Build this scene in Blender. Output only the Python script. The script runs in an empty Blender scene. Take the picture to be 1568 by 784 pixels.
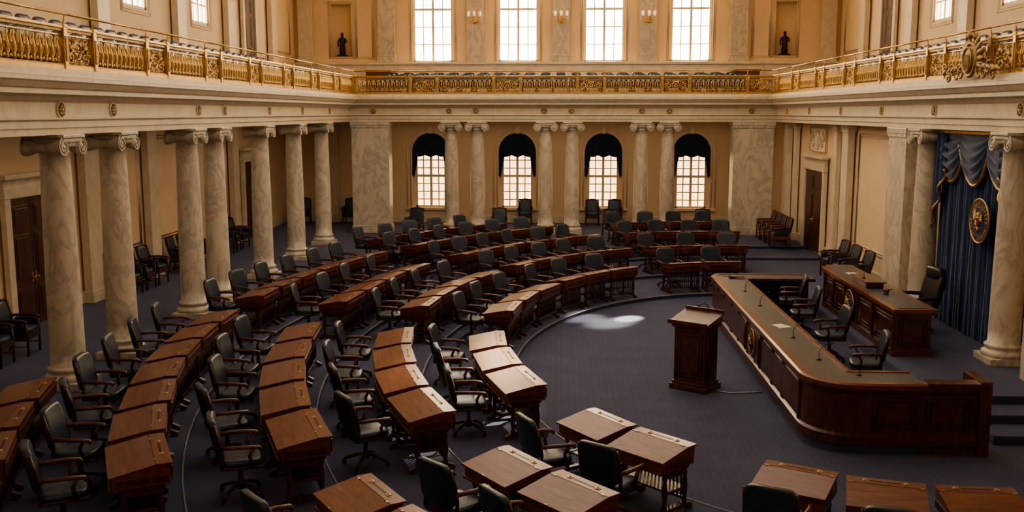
import bpy, bmesh, math, random
from mathutils import Matrix, Vector
random.seed(7)
PI=math.pi
sc=bpy.context.scene
# ------------------------------------------------------------------ materials
MAT={}
def newmat(name):
    m=bpy.data.materials.new(name); m.use_nodes=True
    nt=m.node_tree; b=nt.nodes['Principled BSDF']
    MAT[name]=m
    return m,nt,b
def setp(b,**k):
    for n,v in k.items():
        n=n.replace('_',' ')
        if n in b.inputs: b.inputs[n].default_value=v
def ramp(nt,stops):
    r=nt.nodes.new('ShaderNodeValToRGB')
    e=r.color_ramp.elements
    e[0].position=stops[0][0]; e[0].color=(*stops[0][1],1)
    e[1].position=stops[-1][0]; e[1].color=(*stops[-1][1],1)
    for p,c in stops[1:-1]:
        x=e.new(p); x.color=(*c,1)
    return r
def coords(nt,scale,rand=False):
    tc=nt.nodes.new('ShaderNodeTexCoord'); mp=nt.nodes.new('ShaderNodeMapping')
    mp.inputs['Scale'].default_value=scale
    nt.links.new(tc.outputs['Object'],mp.inputs['Vector'])
    if rand:
        oi=nt.nodes.new('ShaderNodeObjectInfo'); mu=nt.nodes.new('ShaderNodeVectorMath'); mu.operation='SCALE'
        cb=nt.nodes.new('ShaderNodeCombineXYZ')
        for i in range(3): nt.links.new(oi.outputs['Random'],cb.inputs[i])
        nt.links.new(cb.outputs[0],mu.inputs[0]); mu.inputs['Scale'].default_value=17.0
        nt.links.new(mu.outputs[0],mp.inputs['Location'])
    return mp
def noise(nt,mp,scale,detail=4,rough=.55,dist=0):
    n=nt.nodes.new('ShaderNodeTexNoise'); n.inputs['Scale'].default_value=scale
    n.inputs['Detail'].default_value=detail; n.inputs['Roughness'].default_value=rough
    n.inputs['Distortion'].default_value=dist
    nt.links.new(mp.outputs[0],n.inputs['Vector']); return n
def bump(nt,b,src,strength,dist=.01):
    bp=nt.nodes.new('ShaderNodeBump'); bp.inputs['Strength'].default_value=strength; bp.inputs['Distance'].default_value=dist
    nt.links.new(src,bp.inputs['Height']); nt.links.new(bp.outputs[0],b.inputs['Normal'])

def mat_marble(name,base,mid,vein,scale=1.0,rough=.35):
    m,nt,b=newmat(name); mp=coords(nt,(1,1,.6),True)
    n=noise(nt,mp,1.6*scale,8,.62,1.6)
    r=ramp(nt,[(.30,base),(.45,mid),(.50,vein),(.55,mid),(.72,base)])
    nt.links.new(n.outputs['Fac'],r.inputs[0])
    n2=noise(nt,mp,6*scale,4,.6,.5)
    mx=nt.nodes.new('ShaderNodeMixRGB'); mx.blend_type='MULTIPLY'; mx.inputs[0].default_value=.3
    nt.links.new(r.outputs[0],mx.inputs[1])
    r2=ramp(nt,[(.3,(.76,.73,.68)),(.7,(1,1,1))]); nt.links.new(n2.outputs['Fac'],r2.inputs[0])
    nt.links.new(r2.outputs[0],mx.inputs[2]); nt.links.new(mx.outputs[0],b.inputs['Base Color'])
    setp(b,Roughness=rough)
mat_marble('column_marble',(.70,.62,.50),(.64,.565,.455),(.46,.41,.34),1.0)
mat_marble('pale_marble',(.78,.68,.52),(.75,.65,.495),(.67,.58,.445),.8,.45)
def mat_wood(name,c1,c2,c3,rough=.28,coat=.35,sc_=(1.2,9,9)):
    m,nt,b=newmat(name); mp=coords(nt,sc_,True)
    n=noise(nt,mp,2.2,7,.6,.8)
    r=ramp(nt,[(.28,c1),(.5,c2),(.75,c3)]); nt.links.new(n.outputs['Fac'],r.inputs[0])
    nt.links.new(r.outputs[0],b.inputs['Base Color']); setp(b,Roughness=rough,Coat_Weight=coat,Coat_Roughness=.18)
    bump(nt,b,n.outputs['Fac'],.12,.004)
mat_wood('desk_mahogany',(.078,.020,.010),(.158,.045,.021),(.245,.082,.038),.34,.25)
mat_wood('dark_mahogany',(.030,.009,.006),(.070,.021,.011),(.12,.038,.019),.36,.2,(6,6,1))
mat_wood('rostrum_mahogany',(.036,.011,.006),(.090,.026,.012),(.15,.045,.021),.33,.3,(5,1.2,3))
mat_wood('door_wood',(.028,.009,.005),(.075,.024,.012),(.12,.042,.02),.4,.2,(6,6,.8))
mat_wood('arm_wood',(.05,.015,.009),(.11,.034,.016),(.17,.06,.027),.34,.2,(6,6,6))
def mat_simple(name,col,rough=.5,metal=0,var=.15,scale=8,bmp=0,**k):
    m,nt,b=newmat(name); mp=coords(nt,(1,1,1),True); n=noise(nt,mp,scale,4)
    d=tuple(c*(1-var) for c in col); l=tuple(min(1,c*(1+var)) for c in col)
    r=ramp(nt,[(.3,d),(.7,l)]); nt.links.new(n.outputs['Fac'],r.inputs[0])
    nt.links.new(r.outputs[0],b.inputs['Base Color']); setp(b,Roughness=rough,Metallic=metal,**k)
    if bmp: bump(nt,b,n.outputs['Fac'],bmp,.01)
mat_simple('cream_plaster',(.79,.60,.39),.75,0,.04,1.2)
mat_simple('cream_trim',(.81,.67,.49),.6,0,.04,2)
mat_simple('gold_brass',(.56,.36,.14),.38,.82,.22,9,.15)
mat_simple('old_gold',(.40,.27,.12),.5,.55,.3,14,.3)
mat_simple('desk_brass',(.55,.42,.25),.35,.8,.2,14)
mat_simple('navy_leather',(.028,.044,.070),.33,0,.2,20,.15)
mat_simple('black_leather',(.020,.019,.022),.35,0,.2,20,.1)
mat_simple('navy_velvet',(.016,.040,.112),.85,0,.25,6,0,Sheen_Weight=.5)
mat_simple('dark_drape',(.012,.022,.052),.85,0,.25,6,0,Sheen_Weight=.3)
mat_simple('slate_top',(.085,.085,.088),.38,0,.15,10)
mat_simple('bronze',(.055,.04,.028),.4,.7,.3,10)
mat_simple('seal_navy',(.015,.03,.09),.5)
mat_simple('seal_red',(.5,.04,.04),.5)
mat_simple('ivory',(.75,.68,.52),.6)
mat_simple('black_metal',(.02,.02,.02),.4,.5)
mat_simple('nosing',(.21,.21,.23),.5,0,.1)
mat_simple('grey_cable',(.45,.45,.47),.5)
m,nt,b=newmat('navy_carpet'); mp=coords(nt,(1,1,1))
n=noise(nt,mp,1.3,5,.7); n2=noise(nt,mp,60,2)
v=nt.nodes.new('ShaderNodeTexVoronoi'); v.inputs['Scale'].default_value=9; v.inputs['Randomness'].default_value=0.0
nt.links.new(mp.outputs[0],v.inputs['Vector'])
r=ramp(nt,[(.25,(.044,.056,.122)),(.75,(.076,.092,.178))]); nt.links.new(n.outputs['Fac'],r.inputs[0])
r2=ramp(nt,[(.10,(1.0,1.0,1.0)),(.30,(.75,.75,.80))]); nt.links.new(v.outputs['Distance'],r2.inputs[0])
mx=nt.nodes.new('ShaderNodeMixRGB'); mx.blend_type='MULTIPLY'; mx.inputs[0].default_value=1
nt.links.new(r.outputs[0],mx.inputs[1]); nt.links.new(r2.outputs[0],mx.inputs[2]); nt.links.new(mx.outputs[0],b.inputs['Base Color'])
setp(b,Roughness=.95,Sheen_Weight=.1); bump(nt,b,n2.outputs['Fac'],.5,.01)
def mat_glow(name,col,st):
    m,nt,b=newmat(name); mp=coords(nt,(1,1,1)); n=noise(nt,mp,.9,3)
    r=ramp(nt,[(.3,tuple(c*.8 for c in col)),(.7,col)]); nt.links.new(n.outputs['Fac'],r.inputs[0])
    setp(b,Base_Color=(.8,.7,.5,1),Roughness=.6,Emission_Strength=st)
    nt.links.new(r.outputs[0],b.inputs['Emission Color'])
mat_glow('sunlit_glass',(1,.80,.52),23.0)
mat_glow('skylit_glass',(1,.86,.68),9.0)
mat_glow('dim_glass',(1,.86,.68),3.0)
mat_glow('sunlit_blind',(1,.67,.34),3.6)
mat_glow('lamp_glass',(1,.78,.5),.6)

# ------------------------------------------------------------------ mesh builder
class MB:
    def __init__(s): s.v=[];s.f=[];s.m=[];s.s=[];s.mats=[]
    def add(s,vs,fs,mat,smooth=False,M=None):
        if mat not in s.mats: s.mats.append(mat)
        mi=s.mats.index(mat); o=len(s.v)
        if M is not None: vs=[tuple(M@Vector(p)) for p in vs]
        s.v.extend(vs)
        for f in fs:
            s.f.append(tuple(i+o for i in f)); s.m.append(mi); s.s.append(smooth)
    def box(s,x0,x1,y0,y1,z0,z1,mat,bev=0,M=None):
        if x0>x1:x0,x1=x1,x0
        if y0>y1:y0,y1=y1,y0
        if z0>z1:z0,z1=z1,z0
        if bev<=0:
            vs=[(x,y,z) for x in (x0,x1) for y in (y0,y1) for z in (z0,z1)]
            fs=[(0,1,3,2),(4,6,7,5),(0,4,5,1),(2,3,7,6),(0,2,6,4),(1,5,7,3)]
            s.add(vs,fs,mat,False,M); return
        bm=bmesh.new(); bmesh.ops.create_cube(bm,size=1)
        for q in bm.verts:
            q.co=Vector((x0+(q.co.x+.5)*(x1-x0),y0+(q.co.y+.5)*(y1-y0),z0+(q.co.z+.5)*(z1-z0)))
        bmesh.ops.bevel(bm,geom=bm.edges[:],offset=min(bev,.45*min(x1-x0,y1-y0,z1-z0)),segments=2,affect='EDGES',profile=.6)
        bm.verts.index_update()
        s.add([tuple(q.co) for q in bm.verts],[tuple(q.index for q in f.verts) for f in bm.faces],mat,False,M); bm.free()
    def lathe(s,prof,mat,n=16,M=None,smooth=True,cap=True):
        vs=[];fs=[]
        for r,z in prof:
            for i in range(n):
                a=2*PI*i/n; vs.append((r*math.cos(a),r*math.sin(a),z))
        k=len(prof)
        for j in range(k-1):
            for i in range(n):
                i2=(i+1)%n; fs.append((j*n+i,j*n+i2,(j+1)*n+i2,(j+1)*n+i))
        if cap:
            fs.append(tuple(range(n))[::-1]); fs.append(tuple((k-1)*n+i for i in range(n)))
        s.add(vs,fs,mat,smooth,M)
    def tube(s,pts,r,mat,n=6,closed=False,M=None,r2=None):
        pts=[Vector(p) for p in pts]; k=len(pts); vs=[];fs=[]; up=None
        for j,p in enumerate(pts):
            if closed: t=pts[(j+1)%k]-pts[j-1]
            else: t=pts[min(j+1,k-1)]-pts[max(j-1,0)]
            if t.length<1e-9: t=Vector((0,0,1))
            t.normalize()
            if up is None:
                up=Vector((0,0,1)) if abs(t.z)<.9 else Vector((1,0,0))
            sd=t.cross(up)
            if sd.length<1e-6: sd=t.cross(Vector((0,1,0)))
            sd.normalize(); up=sd.cross(t).normalized()
            rr=r if r2 is None else r+(r2-r)*j/(k-1)
            for i in range(n):
                a=2*PI*i/n; vs.append(tuple(p+sd*rr*math.cos(a)+up*rr*math.sin(a)))
        for j in range(k if closed else k-1):
            j2=(j+1)%k
            for i in range(n):
                i2=(i+1)%n; fs.append((j*n+i,j*n+i2,j2*n+i2,j2*n+i))
        if not closed:
            fs.append(tuple(range(n))); fs.append(tuple((k-1)*n+i for i in range(n)))
        s.add(vs,fs,mat,True,M)
    def prism(s,poly,z0,z1,mat,M=None):
        n=len(poly)
        vs=[(x,y,z0) for x,y in poly]+[(x,y,z1) for x,y in poly]
        fs=[tuple(range(n))[::-1],tuple(range(n,2*n))]+[(i,(i+1)%n,n+(i+1)%n,n+i) for i in range(n)]
        s.add(vs,fs,mat,False,M)
    def prismx(s,prof,x0,x1,mat,M=None):   # profile (y,z)
        n=len(prof)
        vs=[(x0,y,z) for y,z in prof]+[(x1,y,z) for y,z in prof]
        fs=[tuple(range(n)),tuple(range(n,2*n))[::-1]]+[(i,(i+1)%n,n+(i+1)%n,n+i) for i in range(n)]
        s.add(vs,fs,mat,False,M)
    def se(s,c,d,mat,e1=.4,e2=.4,nu=16,nv=10,M=None,fn=None):
        def pw(x,e): return math.copysign(abs(x)**e,x)
        vs=[];fs=[]
        for j in range(nv+1):
            ph=-PI/2+PI*j/nv; cz=pw(math.cos(ph),e1); sz=pw(math.sin(ph),e1)
            for i in range(nu):
                a=2*PI*i/nu
                p=[d[0]*cz*pw(math.cos(a),e2),d[1]*cz*pw(math.sin(a),e2),d[2]*sz]
                if fn: p=fn(p)
                vs.append((c[0]+p[0],c[1]+p[1],c[2]+p[2]))
        for j in range(nv):
            for i in range(nu):
                i2=(i+1)%nu; fs.append((j*nu+i,j*nu+i2,(j+1)*nu+i2,(j+1)*nu+i))
        s.add(vs,fs,mat,True,M)
    def sweep(s,path,prof,mats,closedprof=True):
        k=len(path); n=len(prof); vs=[]
        for j in range(k):
            p=Vector(path[j])
            d0=(p-Vector(path[j-1])).normalized() if j>0 else None
            d1=(Vector(path[j+1])-p).normalized() if j<k-1 else None
            if d0 is None: d0=d1
            if d1 is None: d1=d0
            n0=Vector((-d0.y,d0.x)); n1=Vector((-d1.y,d1.x)); mm=(n0+n1).normalized(); sc_=1/max(.3,mm.dot(n0))
            for o,z in prof: vs.append((p.x+mm.x*o*sc_,p.y+mm.y*o*sc_,z))
        for i in range(n if closedprof else n-1):
            i2=(i+1)%n; fs=[(j*n+i,j*n+i2,(j+1)*n+i2,(j+1)*n+i) for j in range(k-1)]
            s.add(vs,fs,mats[i] if isinstance(mats,list) else mats,False)
        if closedprof:
            mt=mats[0] if isinstance(mats,list) else mats
            s.add(vs,[tuple(range(n)),tuple((k-1)*n+i for i in range(n))[::-1]],mt)
    def mesh(s,name):
        me=bpy.data.meshes.new(name); me.from_pydata(s.v,[],s.f)
        for q in s.mats: me.materials.append(MAT[q])
        me.polygons.foreach_set('material_index',s.m); me.polygons.foreach_set('use_smooth',s.s)
        bm=bmesh.new(); bm.from_mesh(me); bmesh.ops.recalc_face_normals(bm,faces=bm.faces[:])
        loose=[q for q in bm.verts if not q.link_faces]
        if loose: bmesh.ops.delete(bm,geom=loose,context='VERTS')
        bm.to_mesh(me); bm.free(); me.update(); return me
    def obj(s,name,loc=(0,0,0),rz=0,parent=None):
        return inst(s.mesh(name),name,loc,rz,parent)
def inst(me,name,loc=(0,0,0),rz=0,parent=None):
    o=bpy.data.objects.new(name,me); o.location=loc; o.rotation_euler=(0,0,rz)
    sc.collection.objects.link(o)
    if parent: o.parent=parent
    return o
def empty(name,loc=(0,0,0),rz=0):
    o=bpy.data.objects.new(name,None); o.location=loc; o.rotation_euler=(0,0,rz); sc.collection.objects.link(o); return o
T=Matrix.Translation
def R(a,ax): return Matrix.Rotation(a,4,ax)

# ------------------------------------------------------------------ dimensions
XL,XR,XRU=-11.3,8.4,11.5
YN,YF,YFU=-3.0,40.0,42.0
ZT=.36; ZC=12.0; ARCH=4.5; GF=5.36
CX,CY=4.8,18.1
ROWS={4:(6.1,8.3,8.2),3:(7.75,10.9,10.5),2:(9.4,13.6,12.7),1:(11.15,15.6,14.8),0:(12.8,17.5,16.4)}
LV={4:.09,3:.18,2:.27,1:.36,0:.36}
def curve(a,bf,bn,xr=XR+.04,n=90):
    pts=[]
    for i in range(8): pts.append((xr+(CX-xr)*i/8,CY-bn))
    for i in range(n+1):
        th=-PI/2+PI*i/n; bb=bf if th>=0 else bn
        pts.append((CX-a*math.cos(th),CY+bb*math.sin(th)))
    for i in range(1,9): pts.append((CX+(xr-CX)*i/8,CY+bf))
    return pts
# ------------------------------------------------------------------ shell
mb=MB(); mb.box(XL-.1,XR+.1,YN-.1,YF+.1,-.12,0,'navy_carpet'); mb.obj('floor')
for k in (4,3,2,1):
    a,bf,bn=ROWS[k]; c=curve(a-.46,bf-.46,bn-.46); z1=LV[k]; z0=z1-.09
    mb=MB(); poly=c+[(XR+.04,YF+.05),(XL-.05,YF+.05),(XL-.05,YN-.05),(XR+.04,YN-.05)]
    mb.prism(poly,z0+.001,z1,'navy_carpet'); mb.obj('floor_tier_%d'%(5-k))
    mb=MB(); mb.tube([(x,y,z1-.002) for x,y in c],.016,'nosing',6); mb.obj('trim_%d'%(5-k))

def wall(mb,axis,c0,c1,u0,u1,z0,z1,holes,mat):
    def bx(a,b_,za,zb):
        if b_-a<1e-4 or zb-za<1e-4: return
        if axis=='x': mb.box(c0,c1,a,b_,za,zb,mat)
        else: mb.box(a,b_,c0,c1,za,zb,mat)
    cur=u0
    for (a,b_,za,zb) in sorted(holes):
        bx(cur,a,z0,z1); bx(a,b_,z0,za); bx(a,b_,zb,z1); cur=b_
    bx(cur,u1,z0,z1)
SIDEW=[5.2,10.5,15.8,21.0,26.2,31.0]
side_holes=[(y-.75,y+.75,7.6,11.2) for y in SIDEW]
mb=MB(); wall(mb,'x',XL-.2,XL,YN,YFU+.2,0,ZC,side_holes,'cream_plaster'); mb.obj('wall_left')
mb=MB(); wall(mb,'x',XRU,XRU+.2,YN,YFU+.2,GF-.7,ZC,side_holes,'cream_plaster'); mb.obj('wall_right_upper')
mb=MB(); wall(mb,'x',XR,XR+.2,YN,YF+.2,0,4.7,[],'cream_plaster'); mb.obj('wall_right')
UW=[-5.4,-1.8,1.8,5.4]
mb=MB(); wall(mb,'y',YN-.2,YN,XL-.2,XRU+.2,0,ZC,[(x-.82,x+.82,6.95,11.3) for x in UW],'cream_plaster'); mb.obj('wall_near')
NICH=[-9.3,9.3]
mb=MB(); wall(mb,'y',YFU,YFU+.35,XL,XRU,GF-.7,ZC,[(x-.82,x+.82,6.95,11.3) for x in UW]+[(x-.42,x+.42,7.2,9.35) for x in NICH],'cream_plaster')
for x in NICH: mb.box(x-.5,x+.5,YFU+.35,YFU+.42,7.1,9.45,'cream_plaster')
mb.obj('wall_far_upper')
mb=MB(); mb.box(XL-.2,XRU+.2,YN-.2,YFU+.3,ZC,ZC+.2,'cream_plaster')
for i in range(6):
    y=4+i*6.4; mb.box(XL,XRU,y-.15,y+.15,ZC-.25,ZC,'cream_trim')
mb.obj('ceiling')
# lower far wall with arched window bays
LW=[-5.3,-1.75,1.75,5.3]; AR=.76; SILL=.98; SPR=3.25
mb=MB()
def archbay(mb,x0,x1,xc,y0,y1,zb,zt):
    mb.box(x0,x1,y0,y1,zb,SILL,'cream_plaster'); mb.box(x0,xc-AR,y0,y1,SILL,SPR,'cream_plaster'); mb.box(xc+AR,x1,y0,y1,SILL,SPR,'cream_plaster')
    for s_ in (-1,1): mb.box(xc+s_*.60,xc+s_*AR,y0+.12,y1,SILL,SPR,'cream_trim')
    n=20; ap=[(xc-AR*math.cos(PI*i/n),SPR+AR*math.sin(PI*i/n)) for i in range(n+1)]
    top=[(x0,SPR)]+[(x0+(x1-x0)*i/(n-2),zt) for i in range(n-1)]+[(x1,SPR)]
    vs=[(p[0],y0,p[1]) for p in ap]+[(p[0],y0,p[1]) for p in top]
    fs=[(i,i+1,n+1+i+1,n+1+i) for i in range(n)]
    mb.add(vs,fs,'cream_plaster')
    vs=[(p[0],y0,p[1]) for p in ap]+[(p[0],y1,p[1]) for p in ap]
    mb.add(vs,[(i,i+1,n+1+i+1,n+1+i) for i in range(n)],'cream_plaster',True)
edges=[-7.1,-3.525,0,3.525,7.1]
for i,x in enumerate(LW): archbay(mb,edges[i],edges[i+1],x,YF,YF+.35,0,4.75)
mb.box(XL,-7.1,YF,YF+.35,0,4.75,'cream_plaster'); mb.box(7.1,XR+.2,YF,YF+.35,0,4.75,'cream_plaster')
mb.obj('wall_far')
mb=MB()
for x in LW:
    for rr,w in ((AR+.04,.035),(AR+.20,.03)):
        pts=[(x-rr,YF-.01,SILL)]+[(x-rr*math.cos(PI*i/20),YF-.01,SPR+rr*math.sin(PI*i/20)) for i in range(21)]+[(x+rr,YF-.01,SILL)]
        mb.tube(pts,w,'cream_trim',6)
    mb.box(x-.08,x+.08,YF-.08,YF+.02,SPR+AR-.02,SPR+AR+.24,'cream_trim',.01)
    mb.box(x-1.0,x+1.0,YF-.12,YF+.02,SILL-.1,SILL,'cream_trim',.01)
mb.obj('trim_arches')
# gallery decks
mb=MB()
for i in range(4):
    mb.box(XL,-8.0-i*.82,0,YFU-5.2 if i else YFU,GF-.7 if i==0 else GF,GF+i*.24,'navy_carpet')
mb.box(XL,-8.2,YN,YF,4.58,GF-.65,'cream_plaster'); mb.obj('gallery_floor_left')
mb=MB()
for i in range(4):
    mb.box(8.0+i*.82,XRU,0,YFU-5.2 if i else YFU,GF-.65 if i==0 else GF,GF+i*.24,'navy_carpet')
mb.box(8.2,XRU,YN,YF,4.58,GF-.6,'cream_plaster'); mb.obj('gallery_floor_right')
mb=MB()
for i in range(3):
    mb.box(-8.1,8.1,36.3+i*1.0,YFU,GF-.66 if i==0 else GF,GF+i*.08,'navy_carpet')
mb.box(XL,XR,36.6,YF+.3,4.57,GF-.6,'cream_plaster'); mb.obj('gallery_floor_far')
mb=MB(); mb.box(XL,XRU,YFU-.35,YFU,GF,6.82,'pale_marble',.01); mb.box(XL,XRU,YFU-.42,YFU,6.82,6.93,'pale_marble',.02)
for i in range(14):
    x=-9.6+i*1.4; mb.box(x,x+1.15,YFU-.375,YFU-.34,GF+.3,6.7,'cream_trim',.01)
mb.obj('trim_upper_dado')
# entablature
def usweep(mb,prof,mats,y0=-2.9):
    n=len(prof); vs=[]
    for c in range(4):
        for o,z in prof:
            vs.append([(-7.6+o,y0,z),(-7.6+o,36-o,z),(7.6-o,36-o,z),(7.6-o,y0,z)][c])
    for i in range(n):
        i2=(i+1)%n
        mb.add(vs,[(c*n+i,c*n+i2,(c+1)*n+i2,(c+1)*n+i) for c in range(3)],mats if isinstance(mats,str) else mats[i])
mb=MB()
usweep(mb,[(-.82,4.5),(-.24,4.5),(-.24,4.60),(-.21,4.61),(-.21,4.71),(-.16,4.74),(-.16,4.76),(-.20,4.77),(-.20,5.0),(-.13,5.04),(-.08,5.10),(.06,5.12),(.06,5.19),(.10,5.21),(.16,5.29),(.19,5.31),(.19,5.37),(-.5,5.385),(-.82,5.385)],'pale_marble')
usweep(mb,[(-.16,5.38),(.10,5.38),(.10,5.43),(.07,5.45),(.07,5.50),(-.13,5.50),(-.16,5.45)],'pale_marble')
mb.obj('trim_entablature')
rm=MB()
rm.tube([(.125*math.cos(2*PI*i/16),0,.125*math.sin(2*PI*i/16)) for i in range(16)],.018,'pale_marble',5,True)
for i in range(8):
    a=2*PI*i/8; rm.se((0,0,0),(.045,.02,.022),'old_gold',1,1,8,6,T((.065*math.cos(a),-.01,.065*math.sin(a)))@R(-a,'Y'))
rm.se((0,-.02,0),(.03,.025,.03),'pale_marble',1,1,8,6)
rme=rm.mesh('frieze_rosette')
COLY=[15.4,17.45,21.0,22.65,26.2,29.6,33.1]
for y in [6,9,12,15.1,16.9,21.0,22.65,26.2,29.6,33.1]:
    inst(rme,'frieze_rosette',(-7.79,y,4.885),PI/2)
for y in [8,11,14,17.2,21.1,24.5,28,31.5,34.5]:
    inst(rme,'frieze_rosette',(7.79,y,4.885),-PI/2)
for x in [-6.9,-4.1,-3.1,-.6,.4,2.95,3.95,6.9]:
    inst(rme,'frieze_rosette',(x,36.19,4.885),0)

# ------------------------------------------------------------------ columns
H=ARCH-ZT
cm=MB()
cm.box(-.37,.37,-.37,.37,0,.13,'column_marble',.012)
base=[(.36,.13),(.375,.16),(.37,.21),(.33,.235),(.305,.25),(.30,.28),(.325,.30),(.33,.33),(.30,.355),(.272,.37)]
sh=[]
h0,h1=.37,H-.30
for i in range(15):
    t=i/14; sh.append((.272-.046*t**1.7,h0+(h1-h0)*t))
top=[(.235,H-.295),(.24,H-.28),(.225,H-.265),(.225,H-.235),(.27,H-.20),(.285,H-.17),(.27,H-.14)]
cm.lathe(base+sh+top,'column_marble',28)
cm.box(-.35,.35,-.35,.35,H-.055,H,'column_marble',.012)
cm.box(-.29,.29,-.29,.29,H-.14,H-.055,'column_marble',.02)
for sx in (-1,1):
    cx_=sx*.30; cz=H-.20
    prof=[(.135,-.31),(.135,-.26),(.085,-.12),(.07,0),(.085,.12),(.135,.26),(.135,.31)]
    cm.lathe(prof,'column_marble',18,T((cx_,0,cz))@R(PI/2,'X'))
    for sy in (-1,1):
        pts=[]
        for i in range(40):
            t=i/39; a=PI/2-sx*t*4.05*PI; rr=.138*(1-t)**.8+.014
            pts.append((cx_+rr*math.cos(a),sy*.315,cz+rr*math.sin(a)))
        cm.tube(pts,.015,'column_marble',5)
        cm.se((cx_,sy*.315,cz),(.028,.02,.028),'column_marble',1,1,8,6)
for sy in (-1,1):
    cm.box(-.29,.29,sy*.27,sy*.32,H-.12,H-.065,'column_marble',.01)
    for i in range(5): cm.se(((i-2)*.065,sy*.275,H-.17),(.026,.03,.04),'column_marble',1,1,8,6)
colme=cm.mesh('marble_column')
for y in COLY+[5.5,8.0]: inst(colme,'marble_column',(-8.1,y,ZT),PI/2)
for x in (-4.05,-3.07,-.54,.44,2.97,3.95): inst(colme,'marble_column',(x,36.45,ZT),0)
RP=.40
for y in (17.6,21.75):
    o=inst(colme,'marble_column',(7.98,y,RP),-PI/2); o.scale=(1,1,(ARCH-RP)/H)
def pier(name,x0,x1,y0,y1,z0,z1,mat='column_marble'):
    mb=MB(); mb.box(x0,x1,y0,y1,z0+.002,z1-.02,mat,.01)
    e=.045
    mb.box(x0-e,x1+e,y0-e,y1+e,z0+.002,z0+.22,mat,.015); mb.box(x0-e*.6,x1+e*.6,y0-e*.6,y1+e*.6,z0+.22,z0+.29,mat,.02)
    mb.box(x0-e*.6,x1+e*.6,y0-e*.6,y1+e*.6,z1-.22,z1-.14,mat,.015); mb.box(x0-e,x1+e,y0-e,y1+e,z1-.14,z1-.003,mat,.015)
    mb.obj(name)
pier('marble_pier',-7.75,-6.35,36.25,36.95,ZT,ARCH)
pier('marble_pier',6.3,7.75,36.25,36.95,ZT,ARCH)
pier('marble_pier',7.78,8.34,22.6,23.8,0,ARCH)
pier('marble_pier',7.78,8.34,15.2,16.5,0,ARCH)
for y in (28.7,36.2): pier('marble_pilaster',8.15,8.345,y-.3,y+.3,ZT+.001,ARCH,'pale_marble')
for y in (29.9,35.0): pier('marble_pilaster',8.2,8.345,y-.18,y+.18,ZT+.001,ARCH,'pale_marble')
for y in [5.5,8.0,15.4,17.9,22.65,26.2,29.6,33.1]: pier('marble_pilaster',-11.245,-11.05,y-.3,y+.3,ZT,4.57,'pale_marble')
for x in (-9.4,-7.6): pier('marble_pilaster',x-.3,x+.3,YF-.2,YF-.06,ZT,4.56,'pale_marble')
for x in (-7.35,-3.6,0,3.6,7.35): pier('marble_pilaster',x-.36,x+.36,YFU-.24,YFU-.055,6.94,ZC-.02,'column_marble')
for x in (-10.8,11.0): pier('marble_pilaster',x-.3,x+.3,YFU-.24,YFU-.055,6.94,ZC-.02,'pale_marble')
for y in (13.1,18.4,23.8,28.8,33.2,38.2):
    pier('marble_pilaster',-11.245,-11.05,y-.32,y+.32,GF+.75,ZC-.02,'pale_marble')
    pier('marble_pilaster',11.25,11.445,y-.32,y+.32,GF+.75,ZC-.02,'pale_marble')
def frame(mb,axis,c,u0,u1,z0,z1,mat='cream_trim',t=.03):
    def P(u,z): return (c,u,z) if axis=='x' else (u,c,z)
    for k in (0,.07):
        mb.tube([P(u0+k,z0+k),P(u1-k,z0+k),P(u1-k,z1-k),P(u0+k,z1-k)],t,mat,4,True)
mb=MB()
for a,b_ in zip([5.5,15.4,22.65,26.2,29.6],[8.0,17.9,26.2,29.6,33.1]):
    frame(mb,'x',XL+.005,a+.45,b_-.45,1.3,4.2)
frame(mb,'x',XR-.005,24.2,28.1,1.1,4.25)
frame(mb,'y',YFU-.005,-8.7,-7.9,7.1,11.5); frame(mb,'y',YFU-.005,7.9,8.7,7.1,11.5)
for x in UW: frame(mb,'y',YFU-.005,x-.98,x+.98,6.94,11.5,'cream_trim',.035)
for x in NICH: frame(mb,'y',YFU-.005,x-.52,x+.52,7.12,9.45)
for y in SIDEW:
    for cx_ in (XL+.005,XRU-.005): frame(mb,'x',cx_,y-.9,y+.9,7.45,11.4)
for cx_ in (XL+.005,XRU-.005): frame(mb,'x',cx_,39.0,41.2,7.2,11.4)
mb.obj('trim_wall_panels')
mb=MB(); mb.box(XL,XL+.05,YN,YF,ZT,ZT+.28,'pale_marble',.01); mb.obj('baseboard_left')
mb=MB(); mb.box(XR-.05,XR,23.9,YF,ZT,ZT+.28,'pale_marble',.01); mb.obj('baseboard_right')
mb=MB(); mb.box(XL,XR,YF-.05,YF,ZT,ZT+.28,'pale_marble',.01); mb.obj('baseboard_far')

# ------------------------------------------------------------------ windows
wi=1
def win_rect(axis,c,sgn,uc,w,z0,z1,cols,rows,glass):
    global wi
    mb=MB()
    def bx(u0,u1,d0,d1,za,zb,mat):
        if axis=='y': mb.box(u0,u1,c+sgn*d0,c+sgn*d1,za,zb,mat)
        else: mb.box(c+sgn*d0,c+sgn*d1,u0,u1,za,zb,mat)
    u0,u1=uc-w/2,uc+w/2
    bx(u0,u1,.15,.17,z0,z1,glass)
    t=.07
    for a,b_ in ((u0,u0+t),(u1-t,u1)): bx(a,b_,.05,.15,z0,z1,'cream_trim')
    bx(u0,u1,.05,.15,z0,z0+t,'cream_trim'); bx(u0,u1,.05,.15,z1-t,z1,'cream_trim')
    for i in range(1,cols):
        u=u0+w*i/cols; q=.05 if (i*2==cols) else .022; bx(u-q,u+q,.08,.145,z0,z1,'cream_trim')
    for i in range(1,rows):
        z=z0+(z1-z0)*i/rows; q=.05 if i==rows//2 else .022; bx(u0,u1,.09,.14,z-q,z+q,'cream_trim')
    mb.obj('window_%d'%wi); wi+=1
for x in UW: win_rect('y',YFU,1,x,1.64,6.95,11.3,4,6,'sunlit_glass')
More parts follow.
